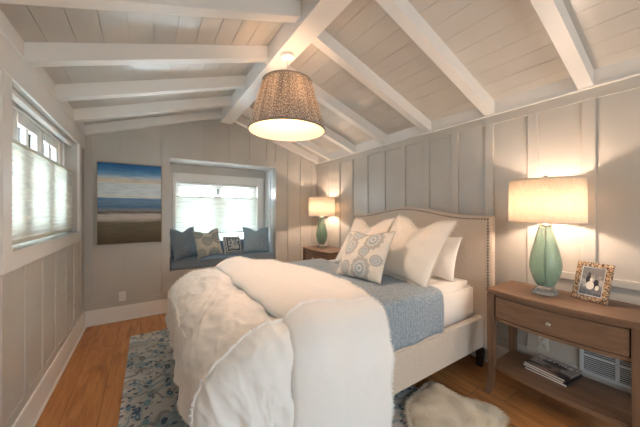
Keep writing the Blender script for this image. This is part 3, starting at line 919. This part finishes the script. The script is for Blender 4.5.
# ------------------------------------------------------------------ pillows
def pillow(name, label, w, h, thick, mat, loc, lean, yaw, roll=0, chop=0, group=None, fr=None, axis='bed', back=None, pinch=.07, seed=0, sag=0, flange=0):
    n = 44; b = BM()
    def mp(u, v, s):
        x = u*w/2*(1 - pinch*(1 - v*v)**1.0); y = v*h/2*(1 - pinch*(1 - u*u))
        tt = ((1 - abs(u)**2.6)*(1 - abs(v)**2.6))
        f = max(0, tt)**.62
        if chop: 
            cz = math.exp(-(u/.38)**2)*sm(-.2, 1, v)
            y -= chop*cz; f *= 1 - .35*cz
        y -= sag*(1 - v)*.5*f*.1
        wr = .016*noise.noise(Vector((x*8+seed, y*8, s*3+seed))) + .009*noise.noise(Vector((x*16+seed, y*12, seed))) + .010*max(0, .35 - abs(noise.noise(Vector((x*7 + y*4 + seed, y*6 - x*3, 2.2)))))
        wr += .010*math.sin(math.atan2(v, u)*9 + seed)*f*(u*u+v*v)*.5*(1-max(abs(u),abs(v))**4)
        return Vector((x, y, s*(thick/2*f*(1 - .12*v) + wr*f)))
    fs = grid(b, lambda u, v: mp(2*u-1, 2*v-1, 1), n, n, 0)
    g2 = grid(b, lambda u, v: mp(2*u-1, 2*v-1, -1), n, n, 1 if back else 0)
    bmesh.ops.remove_doubles(b, verts=b.verts, dist=.0004)
    bmesh.ops.recalc_face_normals(b, faces=b.faces)
    o = link(name, b, [mat, back] if back else mat, None, True)
    sA, cA = math.sin(lean), math.cos(lean)
    if axis == 'bed': m = Matrix(((0, sA, -cA), (-1, 0, 0), (0, cA, sA)))
    else: m = Matrix(((1, 0, 0), (0, sA, -cA), (0, cA, sA)))
    m = Matrix.Rotation(yaw, 3, 'Z') @ m @ Matrix.Rotation(roll, 3, 'Z')
    o.matrix_world = Matrix.Translation(loc) @ m.to_4x4()
    tag(o, label, 'pillow', group)
    if fr:
        ln, fm = fr; b = BM(); pts, nr = [], []
        for e in range(4):
            for k in range(60):
                s_ = -1 + 2*k/60
                u, v = ((s_, 1), (1, -s_), (-s_, -1), (-1, s_))[e]
                pts.append(mp(u, v, 0)); d = Vector((u if abs(u) == 1 else 0, v if abs(v) == 1 else 0, 0)); nr.append(d.normalized())
        pts.append(pts[0]); nr.append(nr[0])
        fringe(b, pts, nr, .0035, ln, .004, .35); link('fringe', b, fm, o)
    return o
GB = 'pillows on the bed'
# (lean tips the top of a pillow towards the headboard)
pillow('sleeping_pillow', 'plain white sleeping pillow nearest the headboard behind the frayed cream pillow', .60, .41, .14, SHEET, (2.275, 1.60, .93), R(20), 0, group=GB, seed=3)
pillow('sleeping_pillow', 'plain white sleeping pillow behind the patterned pillow, against the headboard', .60, .41, .14, SHEET, (2.275, 2.40, .93), R(20), 0, group=GB, seed=5)
pillow('euro_pillow', 'large cream pillow with frayed edges, right of the patterned pillow', .63, .62, .20, EURO, (1.975, 1.575, 1.025), R(34), R(0), R(-4), .10, GB, (.024, EURO), seed=11)
pillow('euro_pillow', 'large cream pillow with frayed edges behind the patterned pillow', .63, .60, .17, EURO, (2.0, 2.215, 1.01), R(33), R(0), R(1), .11, GB, (.030, EURO), seed=17)
pillow('throw_pillow', 'cream throw pillow with blue medallion print leaning at the front of the bed', .53, .46, .15, MEDAL, (1.62, 1.79, .962), R(29), R(5), R(3), .03, GB, (.005, mk_linen('grey_flange', srgb(128, 132, 132), .1)), seed=23)

GW = 'pillows on the window seat'
b = BM(); box(b, (AL[0]+.004, YB-.004, AL[2]+.001), (AL[1]-.004, yb-.022, .652), .018, seg=3)
bmesh.ops.subdivide_edges(b, edges=[e for e in b.edges if e.calc_length() > .3], cuts=10, use_grid_fill=True)
cu = link('seat_cushion', b, GREYB, None, False)
tag(cu, 'long slate blue cushion filling the window seat', 'cushion')
b = BM()
for z in (.647, .556):
    tube(b, [(AL[0]+.02, YB-.006, z), (AL[1]-.02, YB-.006, z)], .004, 6)
link('piping', b, GREYB, cu, True)
b = BM(); box(b, (AL[0]+.05, yb-.06, .653), (AL[1]-.03, yb-.02, .865), .014, seg=3)
tag(link('back_cushion', b, mk_linen('grey_back_cushion', srgb(112, 116, 122), .15), None), 'low grey back cushion behind the pillows on the window seat', 'cushion')
pillow('throw_pillow', 'slate grey pillow at the left end of the window seat', .40, .46, .15, GREYB, (.452, 4.33, .885), R(13), R(28), R(3), .05, GW, None, 'seat', BLUEP, seed=31)
pillow('throw_pillow', 'cream patterned pillow second from left on the window seat', .37, .41, .13, MEDAL2, (.765, 4.285, .87), R(20), R(6), R(6), .05, GW, (.006, GREYB), 'seat', seed=37)
pillow('throw_pillow', 'small square pillow with blue lettered panel and navy edge on the window seat', .31, .30, .10, MAZE, (1.145, 4.36, .81), R(22), R(12), R(-2), 0, GW, None, 'seat', NAVY, .04, seed=41)
pillow('throw_pillow', 'pale slate blue pillow at the right end of the window seat', .44, .43, .16, BLUEP, (1.525, 4.32, .872), R(18), R(-6), R(-2), .05, GW, (.004, BLUEP), 'seat', seed=43)

# ------------------------------------------------------------------ rugs
b = BM(); box(b, (-.155, .35, .0005), (1.72, 3.50, .011), .003); 
tag(link('area_rug', b, RUG), 'blue and beige floral area rug under the bed', 'rug')

# sheepskin
OUT = [(1.30, 1.03), (1.42, 1.17), (1.52, 1.235), (1.66, 1.25), (1.80, 1.28), (1.865, 1.24), (1.86, 1.13), (1.87, 1.03), (1.93, .96), (1.965, .89), (1.955, .81), (1.90, .775), (1.84, .775), (1.80, .72), (1.80, .55), (1.78, .38), (1.62, .30), (1.45, .33), (1.30, .42), (1.22, .60), (1.24, .85)]
def smooth_closed(pts, it=3):
    for _ in range(it):
        q = []
        for i, a in enumerate(pts):
            c = pts[(i+1) % len(pts)]
            q += [(.75*a[0]+.25*c[0], .75*a[1]+.25*c[1]), (.25*a[0]+.75*c[0], .25*a[1]+.75*c[1])]
        pts = q
    return pts
SP = smooth_closed(OUT)
def inside(x, y):
    r = False; j = len(SP) - 1
    for i in range(len(SP)):
        xi, yi = SP[i]; xj, yj = SP[j]
        if (yi > y) != (yj > y) and x < (xj - xi)*(y - yi)/(yj - yi) + xi: r = not r
        j = i
    return r
def edge_d(x, y): return min((x-a)**2 + (y-c)**2 for a, c in SP[::2])**.5
FUR = Mat('cream_sheepskin', .9, srgb(250, 240, 222), .1, sheen=.3).translucent(.2, (.95,.88,.76,1)).m
b = BM()
gx, gy = 90, 110; x0_, y0_, x1_, y1_ = 1.18, .26, 2.0, 1.32
vg = {}
def fh(x, y):
    d = edge_d(x, y)
    cl = noise.noise(Vector((x*16, y*16, 0))); c3 = noise.noise(Vector((x*45, y*30, 4)))
    return .014 + .034*min(1, (d/.07))**.6*(1 + .28*cl + .12*c3)
for i in range(gx+1):
    for j in range(gy+1):
        x, y = lerp(x0_, x1_, i/gx), lerp(y0_, y1_, j/gy)
        if inside(x, y): vg[i, j] = b.verts.new((x, y, fh(x, y)))
for i in range(gx):
    for j in range(gy):
        q = [(i, j), (i+1, j), (i+1, j+1), (i, j+1)]
        if all(k in vg for k in q): b.faces.new([vg[k] for k in q]).smooth = True
edges = [e for e in b.edges if e.is_boundary]
r = bmesh.ops.extrude_edge_only(b, edges=edges)
for v in r['geom']:
    if isinstance(v, bmesh.types.BMVert): v.co.z = .0125
sk = link('sheepskin_rug', b, FUR)
tag(sk, 'fluffy cream sheepskin lying on the floor in front of the nightstand', 'rug')
b = BM(); cnt = 0
while cnt < 14000:
    x, y = random.uniform(1.2, 2.0), random.uniform(.27, 1.3)
    if not inside(x, y): continue
    if y < .55 and random.random() < .6: cnt += .4; continue
    cnt += 1
    cl = noise.noise(Vector((x*9, y*9, 0))); cl2 = noise.noise(Vector((x*9, y*9, 5)))
    an = cl*2.6 + random.uniform(-.5, .5) - .6; ln = random.uniform(.022, .042)
    ex, ey = math.cos(an), math.sin(an)
    d = edge_d(x, y)
    if d < .03:
        c_ = min(SP, key=lambda p: (p[0]-x)**2 + (p[1]-y)**2); ex, ey = (c_[0]-x)/max(d, 1e-4), (c_[1]-y)/max(d, 1e-4)
    w = .0022; z = fh(x, y) - .002
    p0 = Vector((x, y, z)); p1 = p0 + Vector((ex*ln*.5, ey*ln*.5, .010)); p2 = p0 + Vector((ex*ln, ey*ln, .006 + cl2*.004))
    s_ = Vector((-ey*w, ex*w, 0))
    v = [b.verts.new(q) for q in (p0-s_, p0+s_, p1+s_*.8, p1-s_*.8, p2)]
    f1 = b.faces.new([v[0], v[1], v[2], v[3]]); f2 = b.faces.new([v[3], v[2], v[4]]); f1.smooth = f2.smooth = True
fu = link('wool_pile', b, FUR, sk); fu['kind'] = 'stuff'

# ------------------------------------------------------------------ photo frame
def mk_mosaic():
    m = Mat('inlaid_mosaic_frame', .4)
    x, y, z = m.xyz()
    wn = m.n('TexWhiteNoise', noise_dimensions='2D')
    m.l(m.vec(m.M('FLOOR', m.M('DIVIDE', x, .0055)), m.M('FLOOR', m.M('DIVIDE', z, .0055)), 0), wn.inputs['Vector'])
    c = m.ramp(wn.outputs['Value'], [(0, srgb(58, 42, 32)), (.3, srgb(188, 172, 146)), (.55, srgb(150, 118, 86)), (.75, srgb(170, 128, 86)), (.88, srgb(90, 66, 50))], 'CONSTANT')
    m.color(c); return m.m
MOS = mk_mosaic()
def ell(m, x, z, cx, cz, rx, rz):
    a = m.M('DIVIDE', m.M('SUBTRACT', x, cx), rx); c = m.M('DIVIDE', m.M('SUBTRACT', z, cz), rz)
    return m.M('LESS_THAN', m.M('ADD', m.M('MULTIPLY', a, a), m.M('MULTIPLY', c, c)), 1)
def mk_photo():
    m = Mat('wedding_photograph', .25)
    x, y, z = m.xyz()
    n = m.noise(45, None, 4)
    bg = m.ramp(m.M('ADD', m.M('MULTIPLY', n, .5), m.M('MULTIPLY', z, 3.5)), [(.35, srgb(70, 78, 88)), (.55, srgb(118, 122, 126)), (.66, srgb(176, 176, 174)), (.8, srgb(110, 110, 112))])
    c = bg
    dk = srgb(34, 36, 42); wt = srgb(222, 218, 208)
    for q, col in (((-.018, .135, .013, .030), dk), ((-.018, .172, .008, .010), srgb(60, 54, 52)), ((.022, .115, .013, .028), dk), ((-.006, .098, .020, .026), wt), ((-.004, .135, .007, .016), wt), ((.030, .088, .009, .016), wt), ((-.003, .158, .006, .008), srgb(150, 140, 130))):
        c = m.mix(ell(m, x, z, *q), c, col)
    m.color(c); return m.m
t = thing('photo_frame', 'mosaic picture frame with black and white wedding photo on the nightstand', 'picture frame', (2.372, .505, .7715), 0)
FW, FH, FB = .180, .250, .030
wv = Vector((-.24, -.97, 0)).normalized(); tilt = R(19)
nv = Vector((-.97, .24, 0)).normalized()
up = Vector((0, 0, 1))*math.cos(tilt) - nv*math.sin(tilt)
back = -(nv*math.cos(tilt) + Vector((0, 0, 1))*math.sin(tilt))
t.matrix_world = Matrix((( wv.x, back.x, up.x, 2.372), (wv.y, back.y, up.y, .507), (wv.z, back.z, up.z, .7765), (0, 0, 0, 1)))
b = BM()
for q in (((-FW/2, 0, 0), (FW/2, .014, FB)), ((-FW/2, 0, FH-FB), (FW/2, .014, FH)), ((-FW/2, 0, FB), (-FW/2+FB, .014, FH-FB)), ((FW/2-FB, 0, FB), (FW/2, .014, FH-FB))): box(b, q[0], q[1], .001)
link('frame', b, MOS, t)
b = BM(); box(b, (-FW/2+FB, .004, FB), (FW/2-FB, .007, FH-FB)); link('photo_mat', b, Mat('pale_mat_board', .6, srgb(196, 200, 204)).m, t)
b = BM(); box(b, (-FW/2+FB+.006, .0025, FB+.007), (FW/2-FB-.006, .0045, FH-FB-.007)); link('photo', b, mk_photo(), t)
b = BM(); box(b, (-FW/2+.004, .013, .004), (FW/2-.004, .018, FH-.004)); link('back_panel', b, DARK, t)
b = BM(); sweep(b, None, [[(sx*.02, .019+e, FH*.7) for sx, e in ((-1,0),(1,0),(1,.003),(-1,.003))], [(sx*.028, .019+.068+e, .024) for sx, e in ((-1,0),(1,0),(1,.003),(-1,.003))]]); link('easel_leg', b, DARK, t)

# ------------------------------------------------------------------ magazines
def mk_cover():
    m = Mat('magazine_cover', .3)
    x, y, z = m.xyz()
    n = m.noise(26, None, 3)
    c = m.ramp(n, [(.3, srgb(138, 124, 120)), (.7, srgb(164, 150, 144))])
    dk = srgb(34, 26, 26); sk_ = srgb(150, 122, 108)
    for q, col in (((.075, -.095, .075, .055), dk), ((-.075, -.075, .06, .03), dk), ((.01, -.035, .05, .055), srgb(112, 90, 82)), ((.028, -.03, .014, .04), srgb(140, 116, 104)), ((-.01, -.035, .018, .012), dk), ((.0, .035, .075, .026), dk), ((-.0, .055, .045, .026), dk), ((-.05, -.085, .062, .012), sk_), ((.02, -.105, .06, .014), sk_)):
        c = m.mix(ell(m, x, y, *q), c, col)
    m.color(c); return m.m
COVM = mk_cover(); PAGES = Mat('page_edges', .7, srgb(236, 232, 226)).m; PLAINC = Mat('dark_magazine_cover', .4, srgb(60, 52, 50)).m
zz = .2055
for i, (dx, dy, rz, lb) in enumerate(((-.012, -.008, -96, 'white-edged magazine at the bottom of the stack on the nightstand shelf'), (-.004, .004, -99, 'magazine in the middle of the stack on the nightstand shelf'), (0, 0, -98, 'magazine with a portrait in a dark hat on top of the shelf stack'))):
    t = thing('magazine', lb, 'magazine', (2.424+dx, .70+dy, zz), R(rz), 'magazines on the nightstand shelf')
    W_, D_, H_ = .24, .235, .0125
    b = BM(); box(b, (-W_/2+.002, -D_/2+.002, .001), (W_/2-.002, D_/2-.002, H_-.001)); link('pages', b, PAGES, t)
    b = BM(); box(b, (-W_/2, -D_/2, 0), (W_/2, D_/2, .001)); box(b, (-W_/2, -D_/2, H_-.001), (W_/2, D_/2, H_)); box(b, (W_/2-.001, -D_/2, .001), (W_/2, D_/2, H_-.001))
    link('cover', b, COVM if i == 2 else PLAINC, t)
    if i == 2:
        fc = bpy.data.curves.new('title', 'FONT'); fc.body = 'Carmel'; fc.size = .058; fc.align_x = 'CENTER'; fc.space_character = 1.35; fc.extrude = .0001
        tmp = bpy.data.objects.new('title_text', fc); tme = bpy.data.meshes.new_from_object(tmp); bpy.data.objects.remove(tmp)
        to = bpy.data.objects.new('title', tme); COL.objects.link(to); to.parent = t; to.location = (0, .060, H_+.0003)
        tme.materials.clear(); tme.materials.append(Mat('title_white', .4, srgb(240, 236, 230)).m)
    zz += H_ + .0004

# ------------------------------------------------------------------ light
w = bpy.data.worlds.new('overcast_sky'); SC.world = w; w.use_nodes = True
nt = w.node_tree; bg = nt.nodes['Background']
tc = nt.nodes.new('ShaderNodeTexCoord'); sx_ = nt.nodes.new('ShaderNodeSeparateXYZ'); rp = nt.nodes.new('ShaderNodeValToRGB')
nt.links.new(tc.outputs['Generated'], sx_.inputs[0]); nt.links.new(sx_.outputs[2], rp.inputs[0]); nt.links.new(rp.outputs[0], bg.inputs[0])
mr = nt.nodes.new('ShaderNodeMapRange'); nt.links.new(sx_.outputs[1], mr.inputs[0])
for i_, v_ in ((1, -.6), (2, 0), (3, 1.9), (4, 7.4)): mr.inputs[i_].default_value = v_
nt.links.new(mr.outputs[0], bg.inputs[1])
rp.color_ramp.elements[0].position = 0; rp.color_ramp.elements[0].color = (.78, .86, .90, 1)
rp.color_ramp.elements[1].position = .35; rp.color_ramp.elements[1].color = (.66, .84, 1, 1)
bg.inputs[1].default_value = 5.0
def portal(name, loc, rot, sx, sy):
    L = bpy.data.lights.new(name, 'AREA'); L.shape = 'RECTANGLE'; L.size = sx; L.size_y = sy; L.cycles.is_portal = True
    o = bpy.data.objects.new(name, L); COL.objects.link(o); o.location = loc; o.rotation_euler = rot
portal('daylight_left', (XL-.20, (W1[0]+W1[1])/2, (W1[2]+W1[3])/2), (0, R(-90), 0), W1[3]-W1[2], W1[1]-W1[0])
portal('daylight_alcove', ((W2[0]+W2[1])/2, yb+.20, (W2[2]+W2[3])/2), (R(-90), 0, 0), W2[1]-W2[0], W2[3]-W2[2])
portal('fill_portal_front', ((W3[0]+W3[1])/2, YF-.14, (W3[2]+W3[3])/2), (R(90), 0, 0), W3[1]-W3[0], W3[3]-W3[2])  # portal for the added fill window

# ------------------------------------------------------------------ camera
cam = bpy.data.cameras.new('camera'); co_ = bpy.data.objects.new('camera', cam); COL.objects.link(co_)
co_.location = (0, 0, 1.35)
co_.rotation_euler = (R(90), 0, -math.atan((320-147.5)/267))
cam.sensor_width = 36; cam.lens = 267/640*36; cam.shift_y = -2.5/640; cam.clip_start = .02
SC.camera = co_
vs = SC.view_settings
vs.view_transform = 'Standard'; vs.look = 'None'; vs.gamma = 1; vs.use_curve_mapping = False; vs.exposure = 1.9
